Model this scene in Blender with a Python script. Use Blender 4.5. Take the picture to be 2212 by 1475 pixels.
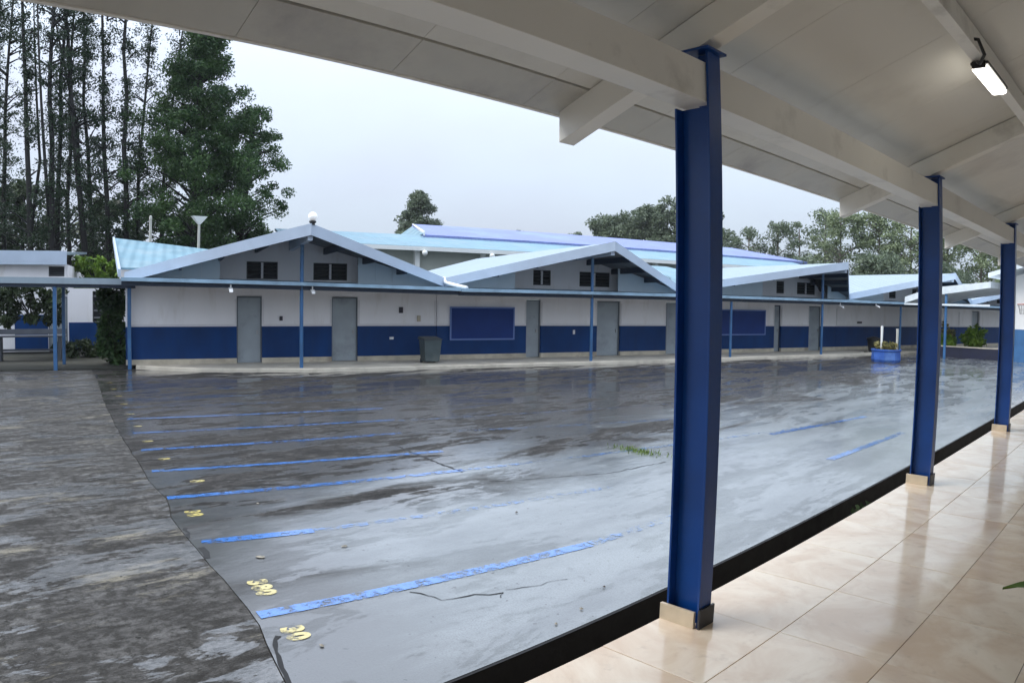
import bpy, bmesh, math, random
import numpy as np
from mathutils import Vector, Matrix
R = math.radians
for o in list(bpy.data.objects): bpy.data.objects.remove(o)
S = bpy.context.scene
C = S.collection

# ------------------------------------------------------------------ camera (phone wide lens: slightly barrel-distorted)
PITCH, ROLL, AZ = .05157371, .01449679, .8152102
cd = bpy.data.cameras.new('camera'); cam = bpy.data.objects.new('camera', cd); C.objects.link(cam)
cd.type = 'PANO'; cd.panorama_type = 'FISHEYE_LENS_POLYNOMIAL'
cd.sensor_width = 36.0; cd.sensor_fit = 'HORIZONTAL'
_k = 36.0 and (2212 / 36.0) / (1.06366825 * 1500)
cd.fisheye_fov = R(175)
cd.fisheye_polynomial_k0 = 0.0
cd.fisheye_polynomial_k1 = -_k
cd.fisheye_polynomial_k2 = 0.0
cd.fisheye_polynomial_k3 = .09073704 * _k ** 3
cd.fisheye_polynomial_k4 = 0.0
cd.clip_start = .05; cd.clip_end = 4000
cam.matrix_world = (Matrix.Translation((0, 0, 2.05)) @ Matrix.Rotation(AZ, 4, 'Z') @ Matrix.Rotation(math.pi / 2 - PITCH, 4, 'X')
                    @ Matrix.Rotation(ROLL, 4, 'Z'))
S.camera = cam

# ------------------------------------------------------------------ sky, sun, exposure
SUN_EL, SUN_ROT = R(54), R(212); SKY_H, SKY_Z = .42, 1.6; HAZE = .0003
w = bpy.data.worlds.new('World'); S.world = w; w.use_nodes = True
nt = w.node_tree; nt.nodes.clear()
out = nt.nodes.new('ShaderNodeOutputWorld'); bg = nt.nodes.new('ShaderNodeBackground')
sky = nt.nodes.new('ShaderNodeTexSky'); sky.sky_type = 'NISHITA'; sky.sun_disc = False
sky.sun_elevation = SUN_EL; sky.sun_rotation = SUN_ROT; sky.dust_density = 4; sky.air_density = 1.0
tc = nt.nodes.new('ShaderNodeTexCoord'); mp = nt.nodes.new('ShaderNodeMapping'); mp.inputs['Scale'].default_value = (1, 1, 2.6)
nz = nt.nodes.new('ShaderNodeTexNoise'); nz.inputs['Scale'].default_value = 1.5; nz.inputs['Detail'].default_value = 5; nz.inputs['Roughness'].default_value = .5
cr = nt.nodes.new('ShaderNodeValToRGB')
cr.color_ramp.elements[0].position = .32; cr.color_ramp.elements[0].color = (6.0, 6.5, 7.9, 1)
cr.color_ramp.elements[1].position = .68; cr.color_ramp.elements[1].color = (6.7, 7.9, 9.1, 1)
mx = nt.nodes.new('ShaderNodeMix'); mx.data_type = 'RGBA'; mx.inputs[0].default_value = .9
nt.links.new(tc.outputs['Generated'], mp.inputs[0]); nt.links.new(mp.outputs[0], nz.inputs[0]); nt.links.new(nz.outputs['Fac'], cr.inputs[0])
nt.links.new(sky.outputs[0], mx.inputs[6]); nt.links.new(cr.outputs[0], mx.inputs[7])
sp = nt.nodes.new('ShaderNodeSeparateXYZ'); nt.links.new(tc.outputs['Generated'], sp.inputs[0])
mr = nt.nodes.new('ShaderNodeMapRange'); mr.inputs[1].default_value = 0; mr.inputs[2].default_value = 1; mr.inputs[3].default_value = SKY_H; mr.inputs[4].default_value = SKY_Z
nt.links.new(sp.outputs[2], mr.inputs[0])                          # an overcast sky is brightest overhead
vm = nt.nodes.new('ShaderNodeVectorMath'); vm.operation = 'SCALE'; nt.links.new(mx.outputs[2], vm.inputs[0]); nt.links.new(mr.outputs[0], vm.inputs['Scale'])
nt.links.new(vm.outputs[0], bg.inputs[0]); bg.inputs[1].default_value = .1
nt.links.new(bg.outputs[0], out.inputs[0])
sl = bpy.data.lights.new('sun', 'SUN'); sl.energy = 1.5; sl.angle = R(45); sl.color = (1, .97, .93)
so = bpy.data.objects.new('sun', sl); C.objects.link(so)
so.rotation_euler = (math.pi / 2 - SUN_EL, 0, math.pi - SUN_ROT)
S.view_settings.view_transform = 'Standard'; S.view_settings.look = 'None'
S.view_settings.exposure = 1.05; S.view_settings.gamma = 1.0; S.view_settings.use_curve_mapping = False
S.render.engine = 'CYCLES'
S.cycles.use_denoising = True
S.cycles.max_bounces = 8; S.cycles.diffuse_bounces = 4; S.cycles.transparent_max_bounces = 12

# ------------------------------------------------------------------ materials
M = {}
def mat(name, col, rough=.6, metal=0, spec=.5, var=0., vscale=3., bump=0., bscale=30., dirt=None, dscale=1.2, dlo=.5, dhi=.7, coat=0., stretch=(1, 1, 1), ribs=None):
    m = bpy.data.materials.new(name); m.use_nodes = True; t = m.node_tree; p = t.nodes['Principled BSDF']
    p.inputs['Roughness'].default_value = rough; p.inputs['Metallic'].default_value = metal
    p.inputs['Specular IOR Level'].default_value = spec; p.inputs['Coat Weight'].default_value = coat
    tcn = t.nodes.new('ShaderNodeTexCoord'); mpn = t.nodes.new('ShaderNodeMapping'); mpn.inputs['Scale'].default_value = stretch
    t.links.new(tcn.outputs['Object'], mpn.inputs[0]); last = None
    if var:
        n = t.nodes.new('ShaderNodeTexNoise'); n.inputs['Scale'].default_value = vscale; n.inputs['Detail'].default_value = 6
        t.links.new(mpn.outputs[0], n.inputs[0])
        r = t.nodes.new('ShaderNodeValToRGB')
        r.color_ramp.elements[0].position = .3; r.color_ramp.elements[1].position = .7
        r.color_ramp.elements[0].color = tuple(c * (1 - var) for c in col) + (1,)
        r.color_ramp.elements[1].color = tuple(min(1, c * (1 + var)) for c in col) + (1,)
        t.links.new(n.outputs['Fac'], r.inputs[0]); last = r.outputs[0]
        rr = t.nodes.new('ShaderNodeMapRange'); rr.inputs[3].default_value = max(.02, rough * .75); rr.inputs[4].default_value = min(1, rough * 1.25)
        t.links.new(n.outputs['Fac'], rr.inputs[0]); t.links.new(rr.outputs[0], p.inputs['Roughness'])
    if dirt:
        n = t.nodes.new('ShaderNodeTexNoise'); n.inputs['Scale'].default_value = dscale; n.inputs['Detail'].default_value = 9; n.inputs['Roughness'].default_value = .65
        t.links.new(mpn.outputs[0], n.inputs[0])
        r = t.nodes.new('ShaderNodeMapRange'); r.inputs[1].default_value = dlo; r.inputs[2].default_value = dhi; t.links.new(n.outputs['Fac'], r.inputs[0])
        x = t.nodes.new('ShaderNodeMix'); x.data_type = 'RGBA'; t.links.new(r.outputs[0], x.inputs[0])
        if last is not None: t.links.new(last, x.inputs[6])
        else: x.inputs[6].default_value = col + (1,)
        x.inputs[7].default_value = dirt + (1,); last = x.outputs[2]
    if last is not None: t.links.new(last, p.inputs['Base Color'])
    else: p.inputs['Base Color'].default_value = col + (1,)
    if bump:
        n = t.nodes.new('ShaderNodeTexNoise'); n.inputs['Scale'].default_value = bscale; n.inputs['Detail'].default_value = 5
        t.links.new(mpn.outputs[0], n.inputs[0]); b = t.nodes.new('ShaderNodeBump'); b.inputs['Strength'].default_value = bump; b.inputs['Distance'].default_value = .01
        t.links.new(n.outputs['Fac'], b.inputs['Height']); t.links.new(b.outputs[0], p.inputs['Normal'])
    if ribs:
        wv = t.nodes.new('ShaderNodeTexWave'); wv.bands_direction = ribs; wv.inputs['Scale'].default_value = .9
        t.links.new(tcn.outputs['Object'], wv.inputs[0]); b = t.nodes.new('ShaderNodeBump'); b.inputs['Strength'].default_value = .7; b.inputs['Distance'].default_value = .05
        t.links.new(wv.outputs['Fac'], b.inputs['Height']); t.links.new(b.outputs[0], p.inputs['Normal'])
    M[name] = m
    return m
mat('blue_steel', (.003, .050, .23), .33, var=.22, vscale=2.2, bump=.06, bscale=50, dirt=(.012, .05, .15), dlo=.55, dhi=.8)
mat('dark_base', (.02, .022, .03), .4, var=.3)
mat('cream_beam', (.83, .80, .73), .45, var=.05, vscale=1.2, dirt=(.42, .39, .33), dscale=2.0, dlo=.56, dhi=.85)
mat('soffit', (.73, .705, .64), .38, var=.06, vscale=.8, dirt=(.57, .54, .48), dscale=.9, dlo=.5, dhi=.75)
mat('flashing', (.56, .54, .48), .4, var=.08, dirt=(.38, .36, .34), dscale=1.5)
mat('grout', (.50, .42, .33), .7, var=.2, vscale=8)
mat('channel', (.004, .004, .005), .7, var=.3, vscale=6, bump=.2)  # near-black colour carries the deep shade inside the drain trench
mat('skirting_tile', (.60, .50, .36), .25, var=.1, vscale=9)
mat('white_wall', (.82, .81, .83), .75, var=.06, vscale=.9, bump=.05, dirt=(.66, .63, .60), dscale=2.2, dlo=.54, dhi=.8, stretch=(1, 1, .22))
mat('wall_frame', (.70, .69, .71), .6, var=.05)
mat('dado_blue', (.002, .034, .138), .55, spec=.18, var=.22, vscale=1.6, stretch=(1, 1, .4), dirt=(.010, .036, .10), dscale=2.5, dlo=.58, dhi=.8)
mat('skirt', (.48, .43, .34), .7, var=.2, vscale=3, dirt=(.25, .2, .15), dlo=.52, dhi=.75)
mat('grey_door', (.30, .34, .37), .42, metal=.2, var=.12, vscale=1.4, dirt=(.15, .17, .18), dlo=.52, dhi=.8)
mat('door_frame_grey', (.12, .14, .16), .5)
mat('door_handle', (.35, .35, .35), .3, metal=.9)
mat('roof_fascia', (.42, .495, .60), .5, var=.06, vscale=1.5, dirt=(.37, .44, .54), dscale=2, dlo=.55, dhi=.8)
mat('roof_white', (.27, .335, .385), .55, ribs='Y', metal=.1, var=.08)
mat('roof_cyan', (.16, .28, .35), .55, ribs='X', var=.12, vscale=1.5, dirt=(.22, .31, .36), dscale=.8)
mat('roof_violet', (.16, .20, .44), .5, ribs='X', var=.10, vscale=.8, dirt=(.20, .28, .48), dscale=.35)
mat('siding', (.58, .68, .75), .55, var=.06, vscale=1.2, stretch=(1, 1, .3))
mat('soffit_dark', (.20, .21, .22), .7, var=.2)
mat('purlin_dark', (.015, .03, .06), .5)
mat('canopy_fascia', (.26, .39, .50), .45, var=.25, vscale=2)
mat('canopy_under', (.24, .22, .20), .7, var=.15)
mat('post_blue', (.035, .12, .27), .4, var=.2, vscale=2, dirt=(.12, .22, .34), dlo=.6)
mat('window_frame', (.05, .055, .06), .5)
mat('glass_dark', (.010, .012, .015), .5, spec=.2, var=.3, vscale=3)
mat('louvre_dark', (.035, .038, .042), .3)
mat('board_blue', (.008, .036, .185), .55, spec=.2, var=.15, vscale=1)
mat('board_frame', (.12, .20, .45), .5)
mat('concrete_walk', (.56, .51, .42), .45, var=.15, vscale=1.2, bump=.1, dirt=(.34, .30, .24), dscale=1.5, dlo=.5, dhi=.75)
mat('earth', (.022, .022, .014), .9, var=.4, vscale=.5, bump=.3, bscale=8)
mat('white_plastic', (.75, .75, .75), .35)
mat('bin_grey', (.05, .07, .075), .45, var=.2, vscale=4, dirt=(.10, .12, .12))
mat('bin_lid', (.03, .04, .045), .45)
mat('hall_wall', (.44, .47, .42), .7, var=.08, vscale=.6)
mat('hall_white', (.72, .74, .72), .6)
mat('mark_dark', (.04, .035, .05), .6)
mat('lamp_pole', (.42, .42, .38), .5, var=.15)
mat('planter_blue', (.02, .08, .33), .45, var=.2, vscale=3, dirt=(.10, .2, .45))
mat('planter_dark', (.012, .015, .04), .6, var=.3)
mat('soil', (.05, .035, .02), .9, var=.3)
mat('bark', (.012, .011, .011), .9, var=.45, vscale=3, bump=.5, bscale=12, stretch=(1, 1, .25))
mat('pale_bark', (.16, .14, .12), .85, var=.35, vscale=3, stretch=(1, 1, .25))
mat('cable_black', (.01, .01, .01), .5)
mat('rim_red', (.45, .13, .09), .45)
mat('net_grey', (.30, .30, .30), .8)
mat('tin_roof', (.70, .76, .80), .35, metal=.2, var=.08, dirt=(.5, .55, .58))
mat('pot_clay', (.30, .12, .06), .6, var=.2)
mat('debris', (.06, .045, .03), .8, var=.4, vscale=20)
mat('leaf_litter', (.22, .20, .16), .6, var=.4, vscale=20)
mat('bench_grey', (.10, .11, .13), .6, var=.2)
mat('inner_wall', (.80, .79, .77), .7, var=.05)
m = mat('lamp_glow', (1, .97, .9), .3); p = m.node_tree.nodes['Principled BSDF']
p.inputs['Emission Color'].default_value = (1, .96, .86, 1); p.inputs['Emission Strength'].default_value = 4
m = mat('globe_glow', (.9, .9, .92), .12); p = m.node_tree.nodes['Principled BSDF']
p.inputs['Emission Color'].default_value = (1, 1, 1, 1); p.inputs['Emission Strength'].default_value = .1

def leafmat(name, dark, light, scale=.7, trans=.25):
    m = bpy.data.materials.new(name); m.use_nodes = True; t = m.node_tree; t.nodes.remove(t.nodes['Principled BSDF'])
    o = t.nodes['Material Output']; d = t.nodes.new('ShaderNodeBsdfPrincipled'); d.inputs['Roughness'].default_value = .55; d.inputs['Specular IOR Level'].default_value = .3
    tr = t.nodes.new('ShaderNodeBsdfTranslucent'); mxx = t.nodes.new('ShaderNodeMixShader'); mxx.inputs[0].default_value = trans
    tcn = t.nodes.new('ShaderNodeTexCoord'); n = t.nodes.new('ShaderNodeTexNoise'); n.inputs['Scale'].default_value = scale; n.inputs['Detail'].default_value = 4
    g = t.nodes.new('ShaderNodeNewGeometry'); ad = t.nodes.new('ShaderNodeMath'); ad.operation = 'MULTIPLY_ADD'; ad.inputs[1].default_value = .35; 
    r = t.nodes.new('ShaderNodeValToRGB'); r.color_ramp.elements[0].position = .38; r.color_ramp.elements[1].position = .88
    r.color_ramp.elements[0].color = dark + (1,); r.color_ramp.elements[1].color = light + (1,)
    t.links.new(tcn.outputs['Object'], n.inputs[0]); t.links.new(g.outputs['Random Per Island'], ad.inputs[0]); t.links.new(n.outputs['Fac'], ad.inputs[2])
    t.links.new(ad.outputs[0], r.inputs[0]); t.links.new(r.outputs[0], d.inputs['Base Color']); t.links.new(r.outputs[0], tr.inputs[0])
    t.links.new(d.outputs[0], mxx.inputs[1]); t.links.new(tr.outputs[0], mxx.inputs[2]); t.links.new(mxx.outputs[0], o.inputs[0])
    M[name] = m
leafmat('leaf_dense', (.011, .038, .014), (.065, .125, .035))
leafmat('leaf_pine', (.012, .026, .018), (.04, .07, .03))
leafmat('leaf_far', (.07, .095, .07), (.16, .20, .125), .35)  # distant foliage paled: haze put into the leaf colour
leafmat('leaf_light', (.09, .125, .07), (.24, .29, .16), .5)  # lightened further so the far crowns look hazed by colour
leafmat('leaf_bright', (.035, .09, .012), (.17, .27, .035), 2.)
leafmat('leaf_shrub', (.05, .06, .02), (.28, .24, .09), 2.)
leafmat('leaf_back', (.016, .026, .014), (.05, .075, .03), .5)
leafmat('grass_tuft', (.06, .10, .02), (.16, .24, .05), 8.)

def node_noise(t, vec, scale, detail=6, rough=.55, dist=0.):
    n = t.nodes.new('ShaderNodeTexNoise'); n.inputs['Scale'].default_value = scale; n.inputs['Detail'].default_value = detail
    n.inputs['Roughness'].default_value = rough; n.inputs['Distortion'].default_value = dist; t.links.new(vec, n.inputs[0]); return n.outputs['Fac']
def node_range(t, v, a, b, c=0., d=1., smooth=True):
    r = t.nodes.new('ShaderNodeMapRange'); r.interpolation_type = 'SMOOTHSTEP' if smooth else 'LINEAR'
    for i, x in enumerate((a, b, c, d)): r.inputs[i + 1].default_value = x
    t.links.new(v, r.inputs[0]); return r.outputs[0]
def node_math(t, op, a, b):
    m = t.nodes.new('ShaderNodeMath'); m.operation = op
    for i, x in enumerate((a, b)):
        if isinstance(x, (int, float)): m.inputs[i].default_value = x
        else: t.links.new(x, m.inputs[i])
    return m.outputs[0]
def node_mix(t, f, a, b):
    x = t.nodes.new('ShaderNodeMix'); x.data_type = 'RGBA'; t.links.new(f, x.inputs[0])
    for i, v in ((6, a), (7, b)):
        if isinstance(v, tuple): x.inputs[i].default_value = v + (1,)
        else: t.links.new(v, x.inputs[i])
    return x.outputs[2]

def ground_material(name, lane=False):
    """old wet paving: dark where it is rough and drained, mirror-like where a film of water stands; the slab along the arcade is pale smooth concrete"""
    m = bpy.data.materials.new(name); m.use_nodes = True; t = m.node_tree; p = t.nodes['Principled BSDF']; M[name] = m
    tcn = t.nodes.new('ShaderNodeTexCoord'); mpn = t.nodes.new('ShaderNodeMapping')
    mpn.inputs['Rotation'].default_value = (0, 0, R(-14)); mpn.inputs['Scale'].default_value = (1.55, .50, 1)
    t.links.new(tcn.outputs['Object'], mpn.inputs[0]); v = mpn.outputs[0]; iso = tcn.outputs['Object']
    sep = t.nodes.new('ShaderNodeSeparateXYZ'); t.links.new(iso, sep.inputs[0])
    big = node_noise(t, v, .40, 8, .64, .7); mid = node_noise(t, v, 3.4, 10, .76, .4); fine = node_noise(t, iso, 11, 7, .72); grit = node_noise(t, iso, 75, 3, .6)
    if lane:
        col = node_mix(t, node_range(t, mid, .36, .62), (.022, .020, .018), (.120, .116, .112))
        col = node_mix(t, node_range(t, fine, .42, .60, 0, .9), col, (.030, .028, .025))
        col = node_mix(t, node_range(t, node_noise(t, v, 1.3, 9, .75), .55, .66, 0, .8), col, (.24, .22, .175))
        pale = None
    else:
        edge = node_math(t, 'ADD', sep.outputs[0], node_math(t, 'MULTIPLY', node_math(t, 'SUBTRACT', big, .5), 9.0))
        edge = node_math(t, 'ADD', edge, node_math(t, 'MULTIPLY', sep.outputs[1], .10))
        pale = node_range(t, edge, -6.9, -4.9)
        rough_c = node_mix(t, node_range(t, mid, .34, .60), (.009, .008, .007), (.060, .056, .053))
        rough_c = node_mix(t, node_range(t, fine, .44, .62, 0, .8), rough_c, (.016, .015, .014))
        slab_c = node_mix(t, node_range(t, node_noise(t, v, .9, 8, .62), .34, .66), (.085, .097, .103), (.195, .218, .228))
        slab_c = node_mix(t, node_range(t, fine, .54, .70, 0, .6), slab_c, (.045, .048, .048))
        from_joint = node_math(t, 'ADD', sep.outputs[1], node_math(t, 'ADD', node_math(t, 'MULTIPLY', sep.outputs[0], .165), node_math(t, 'MULTIPLY', node_math(t, 'SUBTRACT', mid, .5), 1.6)))
        slab_c = node_mix(t, node_range(t, from_joint, 1.5, 2.7), (.070, .072, .073), slab_c)
        col = node_mix(t, pale, rough_c, slab_c)
    col = node_mix(t, node_range(t, grit, .40, .70, 0, .5), col, (.05, .05, .05))
    col = node_mix(t, node_range(t, node_noise(t, iso, 17, 2, .5), .70, .73), col, (.02, .02, .018))
    t.links.new(col, p.inputs['Base Color'])
    film = node_math(t, 'ADD', node_noise(t, v, 1.25, 10, .72, .5), node_math(t, 'ADD', node_math(t, 'MULTIPLY', node_math(t, 'SUBTRACT', mid, .5), .45), node_math(t, 'MULTIPLY', node_math(t, 'SUBTRACT', big, .5), .7)))
    wet = node_range(t, film, .475, .505) if not lane else node_range(t, film, .53, .565)
    if pale is not None: wet = node_math(t, 'MAXIMUM', wet, node_math(t, 'MULTIPLY', pale, .72))
    t.links.new(node_range(t, wet, 0, 1, .55, .32, False), p.inputs['Roughness']); t.links.new(node_range(t, wet, 0, 1, .05, .5, False), p.inputs['Specular IOR Level'])
    p.inputs['Coat IOR'].default_value = 2.0
    t.links.new(wet, p.inputs['Coat Weight'])
    t.links.new(node_range(t, wet, 0, 1, .4, .15 if lane else .10, False), p.inputs['Coat Roughness'])
    b1 = t.nodes.new('ShaderNodeBump'); b1.inputs['Distance'].default_value = .012
    t.links.new(node_math(t, 'ADD', grit, node_math(t, 'MULTIPLY', fine, 2.5)), b1.inputs['Height'])
    t.links.new(node_range(t, wet, 0, 1, .65 if lane else .5, .12, False), b1.inputs['Strength'])
    t.links.new(b1.outputs[0], p.inputs['Normal'])
    b2 = t.nodes.new('ShaderNodeBump'); b2.inputs['Distance'].default_value = .02
    t.links.new(node_math(t, 'ADD', node_noise(t, v, 4, 6, .6), node_math(t, 'MULTIPLY', node_noise(t, iso, 13 if lane else 34, 5, .7), .6 if lane else .16)), b2.inputs['Height']); t.links.new(node_range(t, wet, 0, 1, .6, .5 if lane else .16, False), b2.inputs['Strength'])
    t.links.new(b2.outputs[0], p.inputs['Coat Normal'])
ground_material('wet_concrete')
ground_material('wet_asphalt', True)

def paint_material(name, col, lo, hi):
    m = bpy.data.materials.new(name); m.use_nodes = True; t = m.node_tree; p = t.nodes['Principled BSDF']; M[name] = m
    tcn = t.nodes.new('ShaderNodeTexCoord'); v = tcn.outputs['Object']
    worn = node_range(t, node_math(t, 'ADD', node_math(t, 'MULTIPLY', node_noise(t, v, .9, 4, .6), .28), node_math(t, 'MULTIPLY', node_noise(t, v, 9, 9, .8), .72)), lo, hi)
    p.inputs['Base Color'].default_value = col + (1,); p.inputs['Roughness'].default_value = .22; p.inputs['Coat Weight'].default_value = 1; p.inputs['Coat Roughness'].default_value = .08
    tr = t.nodes.new('ShaderNodeBsdfTransparent'); x = t.nodes.new('ShaderNodeMixShader')
    t.links.new(worn, x.inputs[0]); t.links.new(p.outputs[0], x.inputs[1]); t.links.new(tr.outputs[0], x.inputs[2])
    t.links.new(x.outputs[0], t.nodes['Material Output'].inputs[0])
paint_material('paint_blue', (.05, .18, .52), .465, .575)
paint_material('paint_blue_faded', (.10, .22, .48), .40, .52)
paint_material('paint_yellow', (.55, .46, .17), .475, .59)

m = bpy.data.materials.new('floor_tile'); m.use_nodes = True; t = m.node_tree; p = t.nodes['Principled BSDF']; M['floor_tile'] = m
tcn = t.nodes.new('ShaderNodeTexCoord'); oi = t.nodes.new('ShaderNodeObjectInfo'); va = t.nodes.new('ShaderNodeVectorMath'); va.operation = 'ADD'
sc = t.nodes.new('ShaderNodeVectorMath'); sc.operation = 'SCALE'; sc.inputs[0].default_value = (31, 17, 9); t.links.new(oi.outputs['Random'], sc.inputs['Scale'])
t.links.new(tcn.outputs['Object'], va.inputs[0]); t.links.new(sc.outputs[0], va.inputs[1]); v = va.outputs[0]
col = node_mix(t, node_range(t, node_noise(t, v, 2.2, 6, .6, .8), .34, .68), (.86, .75, .60), (.70, .54, .39))
col = node_mix(t, node_range(t, node_noise(t, v, 14, 5, .6), .55, .8, 0, .4), col, (.48, .37, .27))
t.links.new(col, p.inputs['Base Color'])
t.links.new(node_range(t, node_noise(t, v, 6, 4), .3, .7, .07, .17), p.inputs['Roughness']); p.inputs['IOR'].default_value = 1.55
b = t.nodes.new('ShaderNodeBump'); b.inputs['Strength'].default_value = .04; b.inputs['Distance'].default_value = .01
t.links.new(node_noise(t, v, 5, 3), b.inputs['Height']); t.links.new(b.outputs[0], p.inputs['Normal'])

# ------------------------------------------------------------------ mesh helpers
class MB:
    def __init__(s): s.v = []; s.f = []
    def box(s, x0, x1, y0, y1, z0, z1):
        n = len(s.v); s.v += [(x, y, z) for z in (z0, z1) for y in (y0, y1) for x in (x0, x1)]
        s.f += [tuple(n + i for i in q) for q in ((0, 2, 3, 1), (4, 5, 7, 6), (0, 1, 5, 4), (2, 6, 7, 3), (0, 4, 6, 2), (1, 3, 7, 5))]; return s
    def hexa(s, bot, top):
        n = len(s.v); k = len(bot); s.v += list(bot) + list(top)
        s.f.append(tuple(n + i for i in reversed(range(k)))); s.f.append(tuple(n + k + i for i in range(k)))
        s.f += [(n + i, n + (i + 1) % k, n + k + (i + 1) % k, n + k + i) for i in range(k)]; return s
    def prism(s, poly, axis, a, b):       # poly 2-D, extruded along an axis from a to b
        def P(p, d): return {'x': (d, p[0], p[1]), 'y': (p[0], d, p[1]), 'z': (p[0], p[1], d)}[axis]
        return s.hexa([P(q, a) for q in poly], [P(q, b) for q in poly])
    def tube(s, pts, rad, n=8, cap=True):
        pts = [Vector(p) for p in pts]; rad = rad if isinstance(rad, (list, tuple)) else [rad] * len(pts); base = len(s.v)
        for i, p in enumerate(pts):
            d = (pts[min(i + 1, len(pts) - 1)] - pts[max(i - 1, 0)]).normalized()
            a = d.cross(Vector((0, 0, 1)) if abs(d.z) < .9 else Vector((1, 0, 0))).normalized(); c = d.cross(a)
            for j in range(n):
                th = 2 * math.pi * j / n; s.v.append(tuple(p + (a * math.cos(th) + c * math.sin(th)) * rad[i]))
        for i in range(len(pts) - 1):
            for j in range(n):
                s.f.append((base + i * n + j, base + i * n + (j + 1) % n, base + (i + 1) * n + (j + 1) % n, base + (i + 1) * n + j))
        if cap: s.f.append(tuple(base + j for j in range(n))); s.f.append(tuple(base + (len(pts) - 1) * n + j for j in reversed(range(n))))
        return s
    def lathe(s, prof, n=16, c=(0, 0)):
        base = len(s.v)
        for r, z in prof:
            for j in range(n): s.v.append((c[0] + r * math.cos(2 * math.pi * j / n), c[1] + r * math.sin(2 * math.pi * j / n), z))
        for i in range(len(prof) - 1):
            for j in range(n): s.f.append((base + i * n + j, base + i * n + (j + 1) % n, base + (i + 1) * n + (j + 1) % n, base + (i + 1) * n + j))
        s.f.append(tuple(base + j for j in reversed(range(n)))); s.f.append(tuple(base + (len(prof) - 1) * n + j for j in range(n))); return s
    def build(s, name, m, parent=None, bevel=0, smooth=False, fix=True):
        me = bpy.data.meshes.new(name); me.from_pydata(s.v, [], s.f)
        if fix:
            bm = bmesh.new(); bm.from_mesh(me); bmesh.ops.recalc_face_normals(bm, faces=bm.faces); bm.to_mesh(me); bm.free()
        me.materials.append(M[m]); o = bpy.data.objects.new(name, me); C.objects.link(o)
        if parent is not None: o.parent = parent
        if smooth: me.shade_smooth()
        if bevel:
            bv = o.modifiers.new('b', 'BEVEL'); bv.width = bevel; bv.segments = 2; bv.limit_method = 'ANGLE'
        return o
def box(name, m, parent, x0, x1, y0, y1, z0, z1, bevel=0): return MB().box(min(x0, x1), max(x0, x1), min(y0, y1), max(y0, y1), z0, z1).build(name, m, parent, bevel)
def tag(o, label=None, cat=None, group=None, kind=None):
    for k, v in (('label', label), ('category', cat), ('group', group), ('kind', kind)):
        if v: o[k] = v
    return o
def thing(name, loc, rz, label, cat, group=None):
    o = bpy.data.objects.new(name, None); C.objects.link(o); o.location = loc; o.rotation_euler = (0, 0, rz); o.empty_display_size = .2
    return tag(o, label, cat, group)
def copy_tree(o, parent=None):
    c = o.copy(); C.objects.link(c)
    if parent is not None: c.parent = parent
    for ch in o.children: copy_tree(ch, c)
    return c

# facade frame: s runs along the classroom row, off towards the courtyard
FA = .30; TX, TY = math.sin(FA), math.cos(FA); NX, NY = math.cos(FA), -math.sin(FA); PX = -19.89 - 15.57 * math.tan(FA); FRZ = math.pi / 2 - FA
def W(s, off, z=0.): return (PX + s * TX + off * NX, s * TY + off * NY, z)
def fthing(name, s, off, z, label, cat, group=None): return thing(name, W(s, off, z), FRZ, label, cat, group)   # local x = s, local y = -off

# ------------------------------------------------------------------ ground, courtyard, drain
g = MB().box(-900, 900, -900, 900, -.6, -.42).build('ground', 'earth'); tag(g, 'dark earth ground spreading under and beyond the school', 'ground', kind='structure')
random.seed(4)
joint = [(-2.93, 1.50), (-3.44, 1.60), (-4.21, 1.80), (-5.12, 1.91), (-5.82, 1.98), (-6.9, 2.1), (-7.6, 2.26), (-8.2, 2.3), (-10.3, 2.6), (-12.52, 2.92), (-16, 3.5), (-20.12, 4.25), (-26, 5.2), (-60, 11)]
jj = []
for (a, b) in zip(joint[:-1], joint[1:]):
    k = max(1, int(math.hypot(b[0] - a[0], b[1] - a[1]) / .25)) if a[0] > -22 else 1
    for i in range(k):
        u = i / k; jj.append((a[0] + (b[0] - a[0]) * u, a[1] + (b[1] - a[1]) * u + (random.uniform(-.012, .012) if a[0] > -22 else 0)))
jj.append(joint[-1])
MBc = MB(); n = len(jj)
poly = [(x, y + .005) for x, y in jj] + [(-60, 80), (-2.93, 80)]
MBc.prism(poly, 'z', -.4, 0.0); court = MBc.build('courtyard', 'wet_concrete'); tag(court, 'wet grey concrete courtyard with puddles and painted blue lines', 'courtyard', kind='structure')
poly = [(x, y - .005) for x, y in reversed(jj)] + [(-2.93, -30), (-60, -30)]
lane = MB().prism(poly, 'z', -.4, 0.004).build('asphalt_lane', 'wet_asphalt'); tag(lane, 'rough wet asphalt beside the courtyard joint', 'road', kind='structure')
MB().prism([(x, y + .007) for x, y in jj] + [(x, y - .007) for x, y in reversed(jj)], 'z', -.4, -.02).build('joint_strip', 'debris', court)
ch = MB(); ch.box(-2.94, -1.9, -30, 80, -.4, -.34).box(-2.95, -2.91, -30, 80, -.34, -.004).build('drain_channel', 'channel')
tag(bpy.data.objects['drain_channel'], 'open drain running along the arcade edge, its deep shade painted black', 'drain', kind='structure')

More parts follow.
